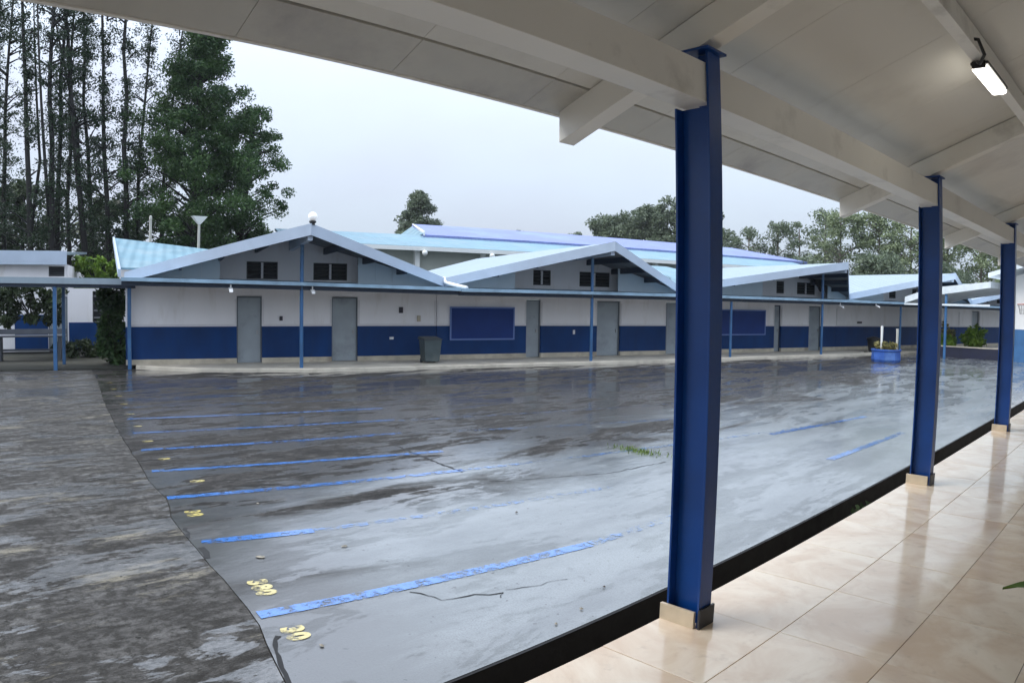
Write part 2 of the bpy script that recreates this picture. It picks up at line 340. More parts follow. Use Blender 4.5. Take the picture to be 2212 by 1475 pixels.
def ribbon(name, m, pts, wid, z, parent, jit=0.):
    b = MB(); n = len(pts)
    for i, p in enumerate(pts):
        q0 = Vector(pts[max(i - 1, 0)]); q1 = Vector(pts[min(i + 1, n - 1)]); d = (q1 - q0).normalized(); nn = Vector((-d.y, d.x))
        ww = (wid if not isinstance(wid, (list, tuple)) else wid[i]) * .5 * (1 + random.uniform(-jit, jit))
        b.v += [(p[0] + nn.x * ww, p[1] + nn.y * ww, z), (p[0] - nn.x * ww, p[1] - nn.y * ww, z)]
    b.f = [(2 * i, 2 * i + 1, 2 * i + 3, 2 * i + 2) for i in range(n - 1)]
    return b.build(name, m, parent, fix=False)
def line(a, b, k=24): return [(a[0] + (b[0] - a[0]) * i / k, a[1] + (b[1] - a[1]) * i / k) for i in range(k + 1)]
LN = [((-4.36, 1.86), (-3.98, 4.7), .125, 0), ((-3.98, 4.72), (-3.95, 6.0), .115, 1), ((-3.93, 9.7), (-3.86, 12.8), .12, 0), ((-6.03, 2.08), (-5.80, 3.05), .13, 0), ((-5.80, 3.05), (-5.15, 6.4), .11, 1),
      ((-7.62, 2.28), (-6.88, 5.69), .12, 0), ((-8.94, 2.50), (-7.95, 6.2), .11, 0), ((-10.30, 2.74), (-9.45, 6.55), .12, 0), ((-11.70, 3.0), (-10.6, 7.2), .11, 0),
      ((-13.15, 3.27), (-11.9, 7.8), .12, 0), ((-14.6, 3.56), (-13.2, 8.4), .12, 1), ((-15.9, 3.82), (-14.4, 8.9), .12, 1), ((-17.3, 4.05), (-15.8, 9.0), .12, 1), ((-6.9, 5.6), (-5.2, 13.1), .10, 1), ((-9.4, 6.6), (-7.2, 12.0), .10, 1), ((-10.5, 7.2), (-8.6, 13.5), .10, 1), ((-5.5, 11.0), (-5.05, 14.2), .12, 0)]
for a, b, ww, fd in LN: ribbon('painted_line', 'paint_blue_faded' if fd else 'paint_blue', line(a, b, 60), ww, .004, court, .05)
def crack(pts, wid, par, z=.003):
    q = []
    for a, b in zip(pts[:-1], pts[1:]):
        k = max(2, int(math.hypot(b[0] - a[0], b[1] - a[1]) / .07))
        for i in range(k): u = i / k; q.append((a[0] + (b[0] - a[0]) * u + random.uniform(-.018, .018), a[1] + (b[1] - a[1]) * u + random.uniform(-.018, .018)))
    q.append(pts[-1]); ribbon('crack', 'channel', q, [wid * random.uniform(.3, 1.3) for _ in q], z, par)
crack([(-3.2, 1.54), (-3.44, 1.62), (-3.9, 1.76), (-4.0, 1.83)], .035, court); crack([(-5.6, 1.99), (-5.9, 2.03)], .05, court); crack([(-6.2, 2.04), (-6.5, 2.1)], .04, court)
crack([(-8.9, 6.0), (-8.57, 5.89), (-7.6, 5.72), (-6.79, 5.61)], .035, court); crack([(-4.12, 2.92), (-3.85, 3.0), (-3.78, 3.25), (-3.66, 3.4), (-3.62, 3.34)], .014, court)
crack([(-6.2, 5.6), (-5.6, 6.9), (-5.5, 8.0)], .012, court); crack([(-3.7, 3.45), (-3.55, 3.95)], .008, court)
# yellow bay numbers, read from the lane
def number(txt, x, y, size, rz):
    cu = bpy.data.curves.new('bay_number', 'FONT'); cu.body = txt; cu.size = size; cu.align_x = 'CENTER'; cu.align_y = 'CENTER'; cu.offset = .012; cu.space_character = 1.15
    tmp = bpy.data.objects.new('t', cu); me = bpy.data.meshes.new_from_object(tmp); bpy.data.objects.remove(tmp)
    me.materials.clear(); me.materials.append(M['paint_yellow']); o = bpy.data.objects.new('bay_number', me); C.objects.link(o); o.parent = court
    o.location = (x, y, .0045); o.rotation_euler = (0, 0, rz)
for txt, x, y, sz in (('380', -4.80, 2.08, .19), ('30', -3.98, 1.93, .19), ('38', -6.92, 2.32, .20), ('8', -8.17, 2.80, .21), ('8', -9.56, 2.84, .20), ('8', -10.9, 3.0, .20), ('8', -12.3, 3.22, .20), ('8', -13.7, 3.46, .20), ('8', -15.1, 3.70, .20), ('8', -16.4, 3.90, .20), ('8', -17.8, 4.12, .20), ('8', -19.2, 4.35, .20)):
    number(txt, x, y, sz, R(-8))
for x, y, l, rz, mm in ((-3.72, 1.98, .07, .3, 'leaf_litter'), (-5.4, 2.35, .16, .4, 'leaf_litter'), (-5.25, 3.05, .10, 1.4, 'leaf_litter'), (-3.25, 4.02, .05, .8, 'debris'), (-3.1, 3.6, .05, .4, 'leaf_litter'), (-3.05, 3.3, .05, .1, 'leaf_litter'), (-6.9, 3.0, .07, .6, 'leaf_litter'), (-5.1, 4.9, .05, .6, 'debris')):
    b = MB(); k = 9
    b.v = [(math.cos(6.283 * i / k) * l * .35 * random.uniform(.6, 1), math.sin(6.283 * i / k) * l * .45 * random.uniform(.2, .5), random.uniform(0, .006)) for i in range(k)] + [(0, 0, .015)]
    b.f = [(i, (i + 1) % k, k) for i in range(k)]
    o = b.build('fallen_leaf', mm, court); o.location = (x, y, .004); o.rotation_euler = (0, 0, rz)

vg = MB(); vq = [(-30, -30), (6.28, -30), (6.28, -.1), (5.9, .15), (-30, .5)]
vg.hexa([W(s_, o_, -.4) for s_, o_ in reversed(vq)], [W(s_, o_, .03) for s_, o_ in reversed(vq)]); tag(vg.build('verge', 'earth'), 'bare dark earth under the link walkway', 'ground', kind='structure')
# ------------------------------------------------------------------ leaves
def rng(seed): return np.random.default_rng(seed)
def leaf_mesh(name, m, cen, rad, per, size, seed, flat=.0, parent=None, asp=1.8):
    """leaf-sized quads scattered through clumps: cen (n,3), rad (n,3)"""
    r = rng(seed); cen = np.asarray(cen, float); rad = np.asarray(rad, float)
    if rad.ndim == 1: rad = np.repeat(rad[:, None], 3, 1)
    n = len(cen) * per; c = np.repeat(cen, per, 0); a = np.repeat(rad, per, 0)
    d = r.normal(size=(n, 3)); d /= np.linalg.norm(d, axis=1)[:, None]; d *= (r.random(n) ** .55)[:, None]
    pos = c + d * a
    u = r.normal(size=(n, 3)); u[:, 2] *= (1 - flat); u /= np.linalg.norm(u, axis=1)[:, None]
    w_ = r.normal(size=(n, 3)); vv = np.cross(u, w_); vv /= np.linalg.norm(vv, axis=1)[:, None] + 1e-9
    sz = size * r.uniform(.55, 1.35, n)[:, None]; u = u * sz * asp * .5; vv = vv * sz * .5
    V = np.stack([pos - u, pos + vv * .8, pos + u, pos - vv * .8], 1).reshape(-1, 3)
    me = bpy.data.meshes.new(name); me.vertices.add(4 * n); me.vertices.foreach_set('co', V.astype(np.float32).ravel())
    me.loops.add(4 * n); me.loops.foreach_set('vertex_index', np.arange(4 * n, dtype=np.int32)); me.polygons.add(n)
    me.polygons.foreach_set('loop_start', np.arange(0, 4 * n, 4, dtype=np.int32)); me.polygons.foreach_set('loop_total', np.full(n, 4, np.int32))
    me.update(); me.validate(); me.materials.append(M[m]); o = bpy.data.objects.new(name, me); C.objects.link(o)
    if parent is not None: o.parent = parent
    return o

# ------------------------------------------------------------------ the arcade we stand in
FZ = .5; COLY = [-.95, 2.915, 6.82, 10.72, 14.6, 18.5]; SLOPE = .38
def soffit_z(x): return 3.1 + SLOPE * (x + 2.75)
fl = MB().box(-1.99, 1.3, -6, 24, -.4, FZ - .012).build('arcade_floor', 'grout'); tag(fl, 'glossy cream tiled floor of the arcade', 'floor', kind='structure')
tw, tl = .535, .70; tm = MB().box(-tw / 2 + .0018, tw / 2 - .0018, -tl / 2 + .0018, tl / 2 - .0018, -.011, 0)
t0 = tm.build('tile', 'floor_tile', fl, bevel=.002); first = True
me_tile = t0.data
for i in range(6):
    for j in range(-3, 26):
        y = 3.20 + .70 * j + tl / 2 - .02
        if y > 20: continue
        o = t0 if first else t0.copy()
        if not first: C.objects.link(o)
        first = False; o.location = (-2.0 + tw * (i + .5), y, FZ + random.uniform(-.0008, .0008)); o.rotation_euler = (random.uniform(-.0012, .0012), random.uniform(-.0012, .0012), 0)
tag(box('inner_wall', 'inner_wall', None, 1.3, 1.5, -6, 24, -.4, 4.9), 'plain pale wall along the inner side of the arcade', 'wall', kind='structure')

arc = thing('covered_arcade', (-1.88, 3.0, FZ), 0, 'cream steel arcade roof on navy blue columns beside the wet courtyard', 'arcade')
O = (-1.88, 3.0, FZ)
def ab(name, m, x0, x1, y0, y1, z0, z1, bevel=.003, parent=None): return box(name, m, parent or arc, x0 - O[0], x1 - O[0], y0 - O[1], y1 - O[1], z0 - O[2], z1 - O[2], bevel)
def aprism(name, m, poly, y0, y1, bevel=.003): return MB().prism([(x - O[0], z - O[2]) for x, z in poly], 'y', y0 - O[1], y1 - O[1]).build(name, m, arc, bevel)
for cy in COLY:
    b = MB(); y0, y1 = cy, cy + .11; ym = cy + .055
    zt = 3.235
    for bb in ((-1.797, -1.785, y0, y1, FZ, zt), (-1.975, -1.963, y0, y1, FZ, 2.985), (-1.963, -1.797, ym - .004, ym + .004, FZ, 2.985), (-1.87, -1.797, ym - .004, ym + .004, 2.985, zt)):
        b.box(bb[0] - O[0], bb[1] - O[0], bb[2] - O[1], bb[3] - O[1], bb[4] - O[2], bb[5] - O[2])
    b.v = [(x, y + .03 - .055 * z / 2.735, z) for x, y, z in b.v]          # columns sheared slightly so their lean fits the camera view
    c = b.build('column', 'blue_steel', arc, .002)
    cp = ab('cap_plate', 'blue_steel', -1.95, -1.765, cy - .055, cy + .115, zt + .002, zt + .014, .001, c); sp = ab('base_tile', 'skirting_tile', -2.0, -1.80, cy + .008, cy + .026, FZ - .001, FZ + .085, .002, c)
    ab('base_plate', 'dark_base', -1.784, -1.772, cy + .018, cy + .152, FZ - .001, FZ + .10, .001, c)
ends = [-6] + [c for c in COLY] + [24]
for i in range(len(ends) - 1):
    ya = ends[i] + (.061 if i else 0); yb = ends[i + 1] + (.049 if i < len(ends) - 2 else 0)
    ab('beam', 'cream_beam', -1.955, -1.801, ya, yb, 2.99, 3.18)
for cy in COLY:
    x0, x1 = -2.74, 1.29
    aprism('rafter', 'cream_beam', [(x0, soffit_z(x0) - .175), (x1, soffit_z(x1) - .175), (x1, soffit_z(x1) - .004), (x0, soffit_z(x0) - .004)], cy - .005, cy + .115)
for px in (-1.0, .35):
    for i in range(len(ends) - 1):
        ya = ends[i] + (.116 if i else 0); yb = ends[i + 1] - (.006 if i < len(ends) - 2 else 0)
        ab('purlin', 'cream_beam', px - .04, px + .04, ya, yb, soffit_z(px) - .155, soffit_z(px - .04) - .004)
seams = [1.08, 1.83, 2.65, 3.60, 4.58, 5.53]
ys = [1.08 - .93 * k for k in range(7, 0, -1)] + seams + [5.53 + .95 * k for k in range(1, 19)]
for a, b in zip(ys[:-1], ys[1:]):
    aprism('roof_panel', 'soffit', [(-2.52, soffit_z(-2.52)), (1.30, soffit_z(1.30)), (1.30, soffit_z(1.30) + .06), (-2.52, soffit_z(-2.52) + .06)], a + .0012, b - .0012, .001)
    aprism('edge_flashing', 'flashing', [(-2.76, soffit_z(-2.76) - .006), (-2.528, soffit_z(-2.528) - .006), (-2.528, soffit_z(-2.528) + .05), (-2.76, soffit_z(-2.76) + .05)], a + .0012, b - .0012, .001)
aprism('roof_sheet', 'roof_white', [(-2.79, soffit_z(-2.79) + .064), (1.5, soffit_z(1.5) + .064), (1.5, soffit_z(1.5) + .084), (-2.79, soffit_z(-2.79) + .084)], -6, 24)
aprism('eave_trim', 'cream_beam', [(-2.79, soffit_z(-2.76) - .012), (-2.762, soffit_z(-2.76) - .012), (-2.762, soffit_z(-2.76) + .06), (-2.79, soffit_z(-2.76) + .06)], -6, 24, .002)
lt = thing('ceiling_lamp', (-1.0, 5.18, 3.60), 0, 'lit white batten lamp fixed under the arcade purlin', 'lamp')
b = MB().box(-.052, .052, -.31, .31, -.05, -.012).build('diffuser', 'lamp_glow', lt, .02)
box('housing', 'cable_black', lt, -.056, .056, -.32, .32, -.012, .008, .004)
box('end_cap', 'cable_black', lt, -.042, .042, -.35, -.32, -.04, .004, .004)
MB().tube([(0, -.37, -.01), (.03, -.45, -.05), (.075, -.52, -.02), (.06, -.60, .05), (-.03, -.66, .06)], .011, 8).build('cable', 'cable_black', lt, smooth=True)
for yy in (-.2, .2): box('bracket', 'cable_black', lt, -.012, .012, yy - .015, yy + .015, .008, .012)

# potted plant whose leaf reaches into the walkway
pl = thing('potted_plant', (-.02, 3.95, FZ), 0, 'potted plant with broad green leaves on the cream tiled floor', 'plant')
MB().lathe([(.10, .0), (.15, .25), (.165, .25), (.165, .29), (.14, .29), (.13, .24), (.0, .24)], 20).build('pot', 'pot_clay', pl, smooth=False)
for k, (ang, reach, h) in enumerate(((math.pi + .06, .575, .06), (math.pi - .9, .42, .45), (1.2, .4, .5), (-.6, .45, .4), (2.4, .3, .62), (-1.6, .42, .38), (.3, .4, .55))):
    b = MB(); N = 9
    for i in range(N):
        u = i / (N - 1); r_ = reach * u; z = .24 + (h - .24 + .25) * math.sin(u * 2.0) * .9 - .10 * u * u; wd = (.085 if k == 0 else .055) * math.sin(math.pi * min(1, u * .93 + .07)) ** .7 + .004
        cx, cy_ = math.cos(ang) * r_, math.sin(ang) * r_; nx, ny = -math.sin(ang), math.cos(ang)
        b.v += [(cx + nx * wd, cy_ + ny * wd, z + .012), (cx, cy_, z), (cx - nx * wd, cy_ - ny * wd, z + .012)]
    for i in range(N - 1): b.f += [(3 * i, 3 * i + 1, 3 * i + 4, 3 * i + 3), (3 * i + 1, 3 * i + 2, 3 * i + 5, 3 * i + 4)]
    b.build('leaf', 'leaf_bright', pl, smooth=True)

# ------------------------------------------------------------------ classroom row
WF = .11
def holes_wall(b, x0, x1, z0, z1, y0, y1, holes):
    """rectangular wall with rectangular openings, as abutting boxes"""
    xs = sorted({x0, x1, *[h[0] for h in holes], *[h[1] for h in holes]})
    for a, c in zip(xs[:-1], xs[1:]):
        hs = sorted([(h[2], h[3]) for h in holes if h[0] <= a + 1e-6 and h[1] >= c - 1e-6]); z = z0
        for h0, h1 in hs:
            if h0 > z + 1e-6: b.box(a, c, y0, y1, z, h0)
            z = h1
        if z1 > z + 1e-6: b.box(a, c, y0, y1, z, z1)
def window(par, x0, x1, z0, z1, y):
    wn = MB(); f = .03
    wn.box(x0, x1, y, y + .06, z0, z0 + f).box(x0, x1, y, y + .06, z1 - f, z1).box(x0, x0 + f, y, y + .06, z0 + f, z1 - f).box(x1 - f, x1, y, y + .06, z0 + f, z1 - f)
    o = wn.build('window', 'window_frame', par)
    box('pane', 'glass_dark', o, x0 + f, x1 - f, y + .03, y + .045, z0 + f, z1 - f)
    for i in range(4):
        z = z0 + f + (z1 - z0 - 2 * f) * (i + .5) / 4
        MB().hexa([(x0 + f, y - .004, z - .045), (x1 - f, y - .004, z - .045), (x1 - f, y + .024, z + .02), (x0 + f, y + .024, z + .02)], [(x0 + f, y - .004, z - .040), (x1 - f, y - .004, z - .040), (x1 - f, y + .024, z + .025), (x0 + f, y + .024, z + .025)]).build('louvre', 'louvre_dark', o)
    xm = (x0 + x1) / 2
    if x1 - x0 > .7: box('mullion', 'wall_frame', o, xm - .035, xm + .035, y - .02, y + .028, z0 + f, z1 - f)
    return o
def door(par, x0, x1, y):
    o = box('door', 'grey_door', par, x0 + .04, x1 - .04, y, y + .05, WF + .01, 2.14, .004)
    fr = MB().box(x0, x0 + .04, y - .03, y + .08, WF + .01, 2.18).box(x1 - .04, x1, y - .03, y + .08, WF + .01, 2.18).box(x0 + .04, x1 - .04, y - .03, y + .08, 2.14, 2.18)
    fr.build('door_frame', 'purlin_dark' if x1 - x0 < .5 else 'door_frame_grey', o); box('handle', 'door_handle', o, x1 - .16, x1 - .12, y - .05, y, 1.0, 1.12)
    return o
def classroom(sr, sl, sv, zr, zv, doors, wins, tip, label, group, extra_post=None, right_over=0):
    t = fthing('classroom_building', sr, 0, 0, label, 'building', group)
    L, Rr = sl - sr, sv - sr
    def zroof(x): return zr - (zr - zv) * (abs(x) / (-L if x < 0 else Rr))
    # lower wall in bays between the doors
    xs = [L] + [e for d in sorted(doors) for e in (d[0] - sr, d[1] - sr)] + [Rr]
    for a, c in zip(xs[0::2], xs[1::2]):
        if c - a < .05: continue
        box('wall_bay', 'white_wall', t, a, c, 0, .18, 1.252, 2.20)
        box('dado', 'dado_blue', t, a, c, -.012, .18, .27, 1.25)
        box('skirting', 'skirt', t, a, c, -.03, .18, WF, .268)
        if c - a > 1.2:                                    # raised white border strip round the bay
            f = MB().box(a + .01, a + .06, -.02, -.002, 1.27, 2.10).box(c - .06, c - .01, -.02, -.002, 1.27, 2.10).box(a + .06, c - .06, -.02, -.002, 1.27, 1.32)
            f.build('bay_trim', 'wall_frame', t)
    for d in doors: door(t, d[0] - sr, d[1] - sr, .10)
    up = MB(); hs = [(a - sr, c - sr, 2.72, 3.27) for a, c in wins]; e0, e1 = -2.75, (2.75 if Rr > 4 else 1.9)
    zb = min(zroof(e0), zroof(e1)) - .06
    holes_wall(up, e0, e1, 2.20, zb, 0, .18, hs)
    up.prism([(e0, zb), (e1, zb), (e1, zroof(e1) - .06), (0, zr - .06), (e0, zroof(e0) - .06)], 'y', 0, .18)
    if L < e0: up.prism([(L, 2.20), (e0, 2.20), (e0, zroof(e0) - .06), (L, zroof(L) - .06)], 'y', 0, .18)
    if Rr > e1: up.prism([(e1, 2.20), (Rr, 2.20), (Rr, zroof(Rr) - .06), (e1, zroof(e1) - .06)], 'y', 0, .18)
    up.build('upper_wall', 'white_wall', t)
    for a, c in wins: window(t, a - sr, c - sr, 2.72, 3.27, .03)
    for q0, q1 in ((L + .05, -2.25), (2.05, Rr - .05)):     # pale blue siding standing in front of the wall, under the roof
        if q1 - q0 < .6: continue
        k = max(2, int(round((q1 - q0) / .6)))
        for i in range(k):
            a = q0 + (q1 - q0) * i / k; c = q0 + (q1 - q0) * (i + 1) / k
            MB().prism([(a, 2.56), (c - .006, 2.56), (c - .006, zroof(c) - .13), (a, zroof(a) - .13)], 'y', -.62, -.58).build('siding_panel', 'siding', t)
    # roof planes with a prow-like front edge
    def edge(x): return -tip + (tip - .75) * abs(x) / (-L if x < 0 else Rr)       # local y of the front edge
    for sgn, X in ((-1, L), (1, Rr)):
        y0, y1 = edge(0), edge(X); a0 = 0.0
        top = [(a0, y0, zr), (X, y1, zv), (X, 8, zv), (a0, 8, zr)]
        MB().hexa([(x, y, z - .05) for x, y, z in top], top).build('roof', 'roof_white', t)
        # fascia board along the front edge
        dx, dy, dz = X, y1 - y0, zv - zr; l = math.hypot(dx, dy); ox, oy = dy / l * .03 * sgn, -dx / l * .03 * sgn
        P = [(a0, y0, zr), (X, y1, zv)]
        MB().hexa([(P[0][0], P[0][1] - .03, zr - .28), (P[1][0], P[1][1] - .03, zv - .24), (P[1][0], P[1][1] - .003, zv - .24), (P[0][0], P[0][1] - .003, zr - .28)],
                  [(P[0][0], P[0][1] - .03, zr + .04), (P[1][0], P[1][1] - .03, zv + .06), (P[1][0], P[1][1] - .003, zv + .06), (P[0][0], P[0][1] - .003, zr + .04)]).build('fascia', 'roof_fascia', t)
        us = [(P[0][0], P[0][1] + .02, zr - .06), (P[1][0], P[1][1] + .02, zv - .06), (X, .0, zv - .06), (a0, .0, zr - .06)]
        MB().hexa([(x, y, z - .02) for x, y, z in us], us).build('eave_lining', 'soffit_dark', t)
        for fr in (.22, .45, .68):
            x = X * fr; z = zr + (zv - zr) * fr
            box('purlin', 'purlin_dark', t, x - .04, x + .04, edge(x) + .06, 0, z - .30, z - .10)
    MB().hexa([(-.07, -tip + .1, zr - .42), (.07, -tip + .1, zr - .42), (.07, -.0, zr - .50), (-.07, -.0, zr - .50)],
              [(-.07, -tip + .1, zr - .09), (.07, -tip + .1, zr - .09), (.07, -.0, zr - .09), (-.07, -.0, zr - .09)]).build('ridge_beam', 'roof_fascia', t)
    MB().tube([(0, -2.05, WF), (0, -2.05, zr - .45)], .055, 10).build('post', 'post_blue', t)
    box('side_wall', 'white_wall', t, L + .002, L + .18, .18, 8, WF, zv - .06); box('side_wall', 'white_wall', t, Rr - .18, Rr - .002, .18, 8, WF, zv - .06)
    return t
GRP = 'gabled classrooms along the far side of the courtyard'
u1 = classroom(11.05, 6.0, 15.98, 4.13, 2.80, [(9.36, 10.15), (12.39, 13.26)], [(9.66, 10.64), (11.78, 12.89)], 3.4, 'white and blue gabled classroom with a globe lamp on its roof peak', GRP)
u2 = classroom(20.9, 16.0, 25.72, 4.10, 2.80, [(19.42, 20.02), (22.43, 23.5)], [(19.68, 20.41), (21.63, 22.98)], 3.4, 'white and blue gabled classroom beside the grey bin, between two other gables', GRP)
u3 = classroom(32.75, 25.74, 36.2, 4.02, 2.80, [(25.78, 26.5), (31.9, 32.35), (34.23, 35.11)], [(32.0, 32.5), (33.36, 34.62)], 3.4, 'white and blue gabled classroom with a dark hatch under its ridge beam', GRP)
u4 = classroom(41.4, 36.22, 47.5, 3.98, 2.78, [(44.2, 45.1)], [(40.5, 41.1), (42.6, 43.6)], 3.3, 'white and blue gabled classroom facing the blue planter and its posts', GRP)
u5 = classroom(51.5, 47.52, 57.5, 3.9, 2.76, [(49.0, 49.9), (53.5, 54.4)], [(50.2, 51.0), (52.0, 53.0)], 3.2, 'farthest white and blue gabled classroom behind the end canopy', GRP)
# dark triangular opening under the third ridge
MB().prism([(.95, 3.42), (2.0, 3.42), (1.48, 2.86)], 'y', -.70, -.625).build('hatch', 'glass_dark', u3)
# cyan rear roofs belonging to the first and third classroom
MB().hexa([(-5.25, .5, 2.98), (1.0, .5, 2.98), (1.0, 7.4, 3.72), (-5.9, 7.4, 4.42)], [(-5.25, .5, 3.04), (1.0, .5, 3.04), (1.0, 7.4, 3.78), (-5.9, 7.4, 4.48)]).build('rear_roof', 'roof_cyan', u1)
MB().hexa([(-5.23, -.7, 2.72), (-5.15, -.7, 2.72), (-5.9, 7.4, 4.34), (-5.98, 7.4, 4.34)], [(-5.23, -.7, 2.95), (-5.15, -.7, 2.95), (-5.9, 7.4, 4.52), (-5.98, 7.4, 4.52)]).build('gable_trim', 'roof_fascia', u1)
box('rear_wall', 'white_wall', u1, -5.7, 4.0, 7.45, 7.6, 0, 3.6)
MB().hexa([(-6.9, .3, 2.88), (-2.0, .3, 2.88), (-2.0, 6.5, 4.0), (-6.9, 6.5, 4.0)], [(-6.9, .3, 2.94), (-2.0, .3, 2.94), (-2.0, 6.5, 4.06), (-6.9, 6.5, 4.06)]).build('rear_roof', 'roof_cyan', u3)
MB().hexa([(4.3, .3, 2.88), (7, .3, 2.88), (7, 6.5, 4.0), (4.3, 6.5, 4.0)], [(4.3, .3, 2.94), (7, .3, 2.94), (7, 6.5, 4.06), (4.3, 6.5, 4.06)]).build('rear_roof', 'roof_cyan', u2)
# white water spout in the first valley
MB().tube([(4.93, -.70, 2.86), (4.93, -.86, 2.70), (5.05, -1.3, 2.62), (5.22, -2.0, 2.52)], .06, 10).build('water_spout', 'white_plastic', u1, smooth=True)

# canopy over the classroom pavement
def canopy(s0, s1, z0, z1, posts, label):
    t = fthing('walkway_canopy', s0, 0, 0, label, 'canopy', 'canopies along the classroom fronts'); L = s1 - s0; OF = 2.25
    def zz(x): return z0 + (z1 - z0) * x / L
    MB().hexa([(0, -OF, zz(0) - .0), (L, -OF, zz(L)), (L, -.02, zz(L) + .14), (0, -.02, zz(0) + .14)], [(0, -OF, zz(0) + .03), (L, -OF, zz(L) + .03), (L, -.02, zz(L) + .17), (0, -.02, zz(0) + .17)]).build('canopy_roof', 'canopy_fascia', t)
    MB().hexa([(0, -OF + .03, zz(0) - .03), (L, -OF + .03, zz(L) - .03), (L, -.02, zz(L) + .02), (0, -.02, zz(0) + .02)], [(0, -OF + .03, zz(0) - .005), (L, -OF + .03, zz(L) - .005), (L, -.02, zz(L) + .045), (0, -.02, zz(0) + .045)]).build('canopy_lining', 'canopy_under', t)
    MB().hexa([(0, -OF - .05, zz(0) - .03), (L, -OF - .05, zz(L) - .03), (L, -OF, zz(L) - .03), (0, -OF, zz(0) - .03)], [(0, -OF - .05, zz(0) + .07), (L, -OF - .05, zz(L) + .07), (L, -OF, zz(L) + .07), (0, -OF, zz(0) + .07)]).build('gutter', 'canopy_fascia', t)
    MB().hexa([(0, -2.10, zz(0) - .15), (L, -2.10, zz(L) - .15), (L, -2.0, zz(L) - .15), (0, -2.0, zz(0) - .15)], [(0, -2.10, zz(0) - .032), (L, -2.10, zz(L) - .032), (L, -2.0, zz(L) - .032), (0, -2.0, zz(0) - .032)]).build('edge_beam', 'purlin_dark', t)
    for s in posts: MB().tube([(s - s0, -2.05, WF), (s - s0, -2.05, zz(s - s0) - .1)], .05, 10).build('post', 'post_blue', t)
    return t
canopy(6.0, 15.96, 2.60, 2.44, [], 'blue edged canopy in front of the classroom with the globe lamp')
canopy(15.98, 25.72, 2.42, 2.42, [], 'blue edged canopy over the grey bin and the long blue board')
canopy(25.74, 36.2, 2.42, 2.42, [27.35], 'blue edged canopy in front of the classroom with the dark hatch')
canopy(36.22, 57.4, 2.42, 2.42, [38.6], 'blue edged canopy behind the blue planter')
pv = fthing('pavement', 6.0, 0, 0, None, None); C.objects.unlink(pv); bpy.data.objects.remove(pv)
pm = MB(); pp = [(6.3, -.2), (57.5, -.2), (57.5, 2.3), (37.0, 2.3), (30, 2.35), (11.5, 2.42), (8.2, 1.6), (6.3, .25)]
pm.hexa([W(s, o_, -.4) for s, o_ in reversed(pp)], [W(s, o_, WF) for s, o_ in reversed(pp)])
pv = pm.build('pavement', 'concrete_walk', None, .02); tag(pv, 'raised beige concrete pavement along the classroom fronts', 'pavement', kind='structure')
def on_row(name, s, off, z, label, cat, group=None): return fthing(name, s, off, z, label, cat, group)
for s0, s1, z0, z1, lb in ((16.47, 18.93, .76, 1.91, 'long blue notice board on the wall next to the grey bin'), (28.44, 31.3, .86, 1.96, 'long blue notice board crossed by a thin blue canopy post')):
    t = on_row('notice_board', (s0 + s1) / 2, .04, z0, lb, 'notice board'); hw = (s1 - s0) / 2; h = z1 - z0
    box('panel', 'board_blue', t, -hw + .05, hw - .05, -.015, .02, .05, h - .05)
    f = MB().box(-hw, hw, -.03, .02, 0, .05).box(-hw, hw, -.03, .02, h - .05, h).box(-hw, -hw + .05, -.03, .02, .05, h - .05).box(hw - .05, hw, -.03, .02, .05, h - .05); f.build('frame', 'board_frame', t)
bn = on_row('waste_bin', 15.33, 1.25, WF, 'tall dark grey plastic bin standing on the classroom pavement', 'bin')
MB().hexa([(-.24, -.24, .05), (.24, -.24, .05), (.24, .24, .05), (-.24, .24, .05)], [(-.30, -.29, .74), (.30, -.29, .74), (.30, .29, .74), (-.30, .29, .74)]).build('body', 'bin_grey', bn, .03)
MB().hexa([(-.33, -.32, .742), (.33, -.32, .742), (.33, .32, .742), (-.33, .32, .742)], [(-.30, -.29, .78), (.30, -.29, .78), (.30, .29, .84), (-.30, .29, .84)]).build('lid', 'bin_lid', bn, .012)
for x in (-.22, .22): MB().tube([(x - .03, .22, .07), (x + .03, .22, .07)], .07, 14).build('wheel', 'bin_lid', bn)
box('handle', 'bin_lid', bn, -.2, .2, .32, .36, .70, .73)
for s, off, z, l, lb in ((9.7, 1.5, 2.46, .9, 'over the first grey door of the globe lamp classroom'), (13.6, 1.0, 2.40, .75, 'on the bin side of the globe lamp classroom'), (16.1, 1.6, 2.33, .55, 'at the end of the white water spout'), (18.4, 1.0, 2.34, .8, 'above the long blue board by the bin'), (24.6, 1.2, 2.34, .6, 'beyond the second gable post')):
    t = on_row('tube_lamp', s, off, z, 'white tube lamp under the canopy ' + lb, 'lamp', 'tube lamps under the classroom canopies')
    box('housing', 'white_plastic', t, -l / 2, l / 2, -.07, .07, -.02, .03, .01); MB().tube([(-l / 2 + .03, 0, -.045), (l / 2 - .03, 0, -.045)], .03, 10).build('tube', 'white_plastic', t)
for s, off, z, lb in ((11.35, 2.15, 2.42, 'small white floodlight on a bracket beside the globe lamp classroom post'), (9.0, 2.2, 2.44, 'small white floodlight under the canopy edge before the first grey door'), (33.9, 2.1, 2.30, 'small white floodlight under the canopy by the dark hatch'), (36.4, 2.2, 2.36, 'small white floodlight under the canopy near the valley of the roofs')):
    t = on_row('floodlight', s, off, z, lb, 'floodlight')
    MB().hexa([(-.05, -.20, -.16), (.05, -.20, -.16), (.06, -.02, -.08), (-.06, -.02, -.08)], [(-.05, -.18, -.11), (.05, -.18, -.11), (.06, .02, -.03), (-.06, .02, -.03)]).build('head', 'white_plastic', t); MB().tube([(0, 0, -.05), (0, 0, .06)], .02, 8).build('bracket', 'white_plastic', t)
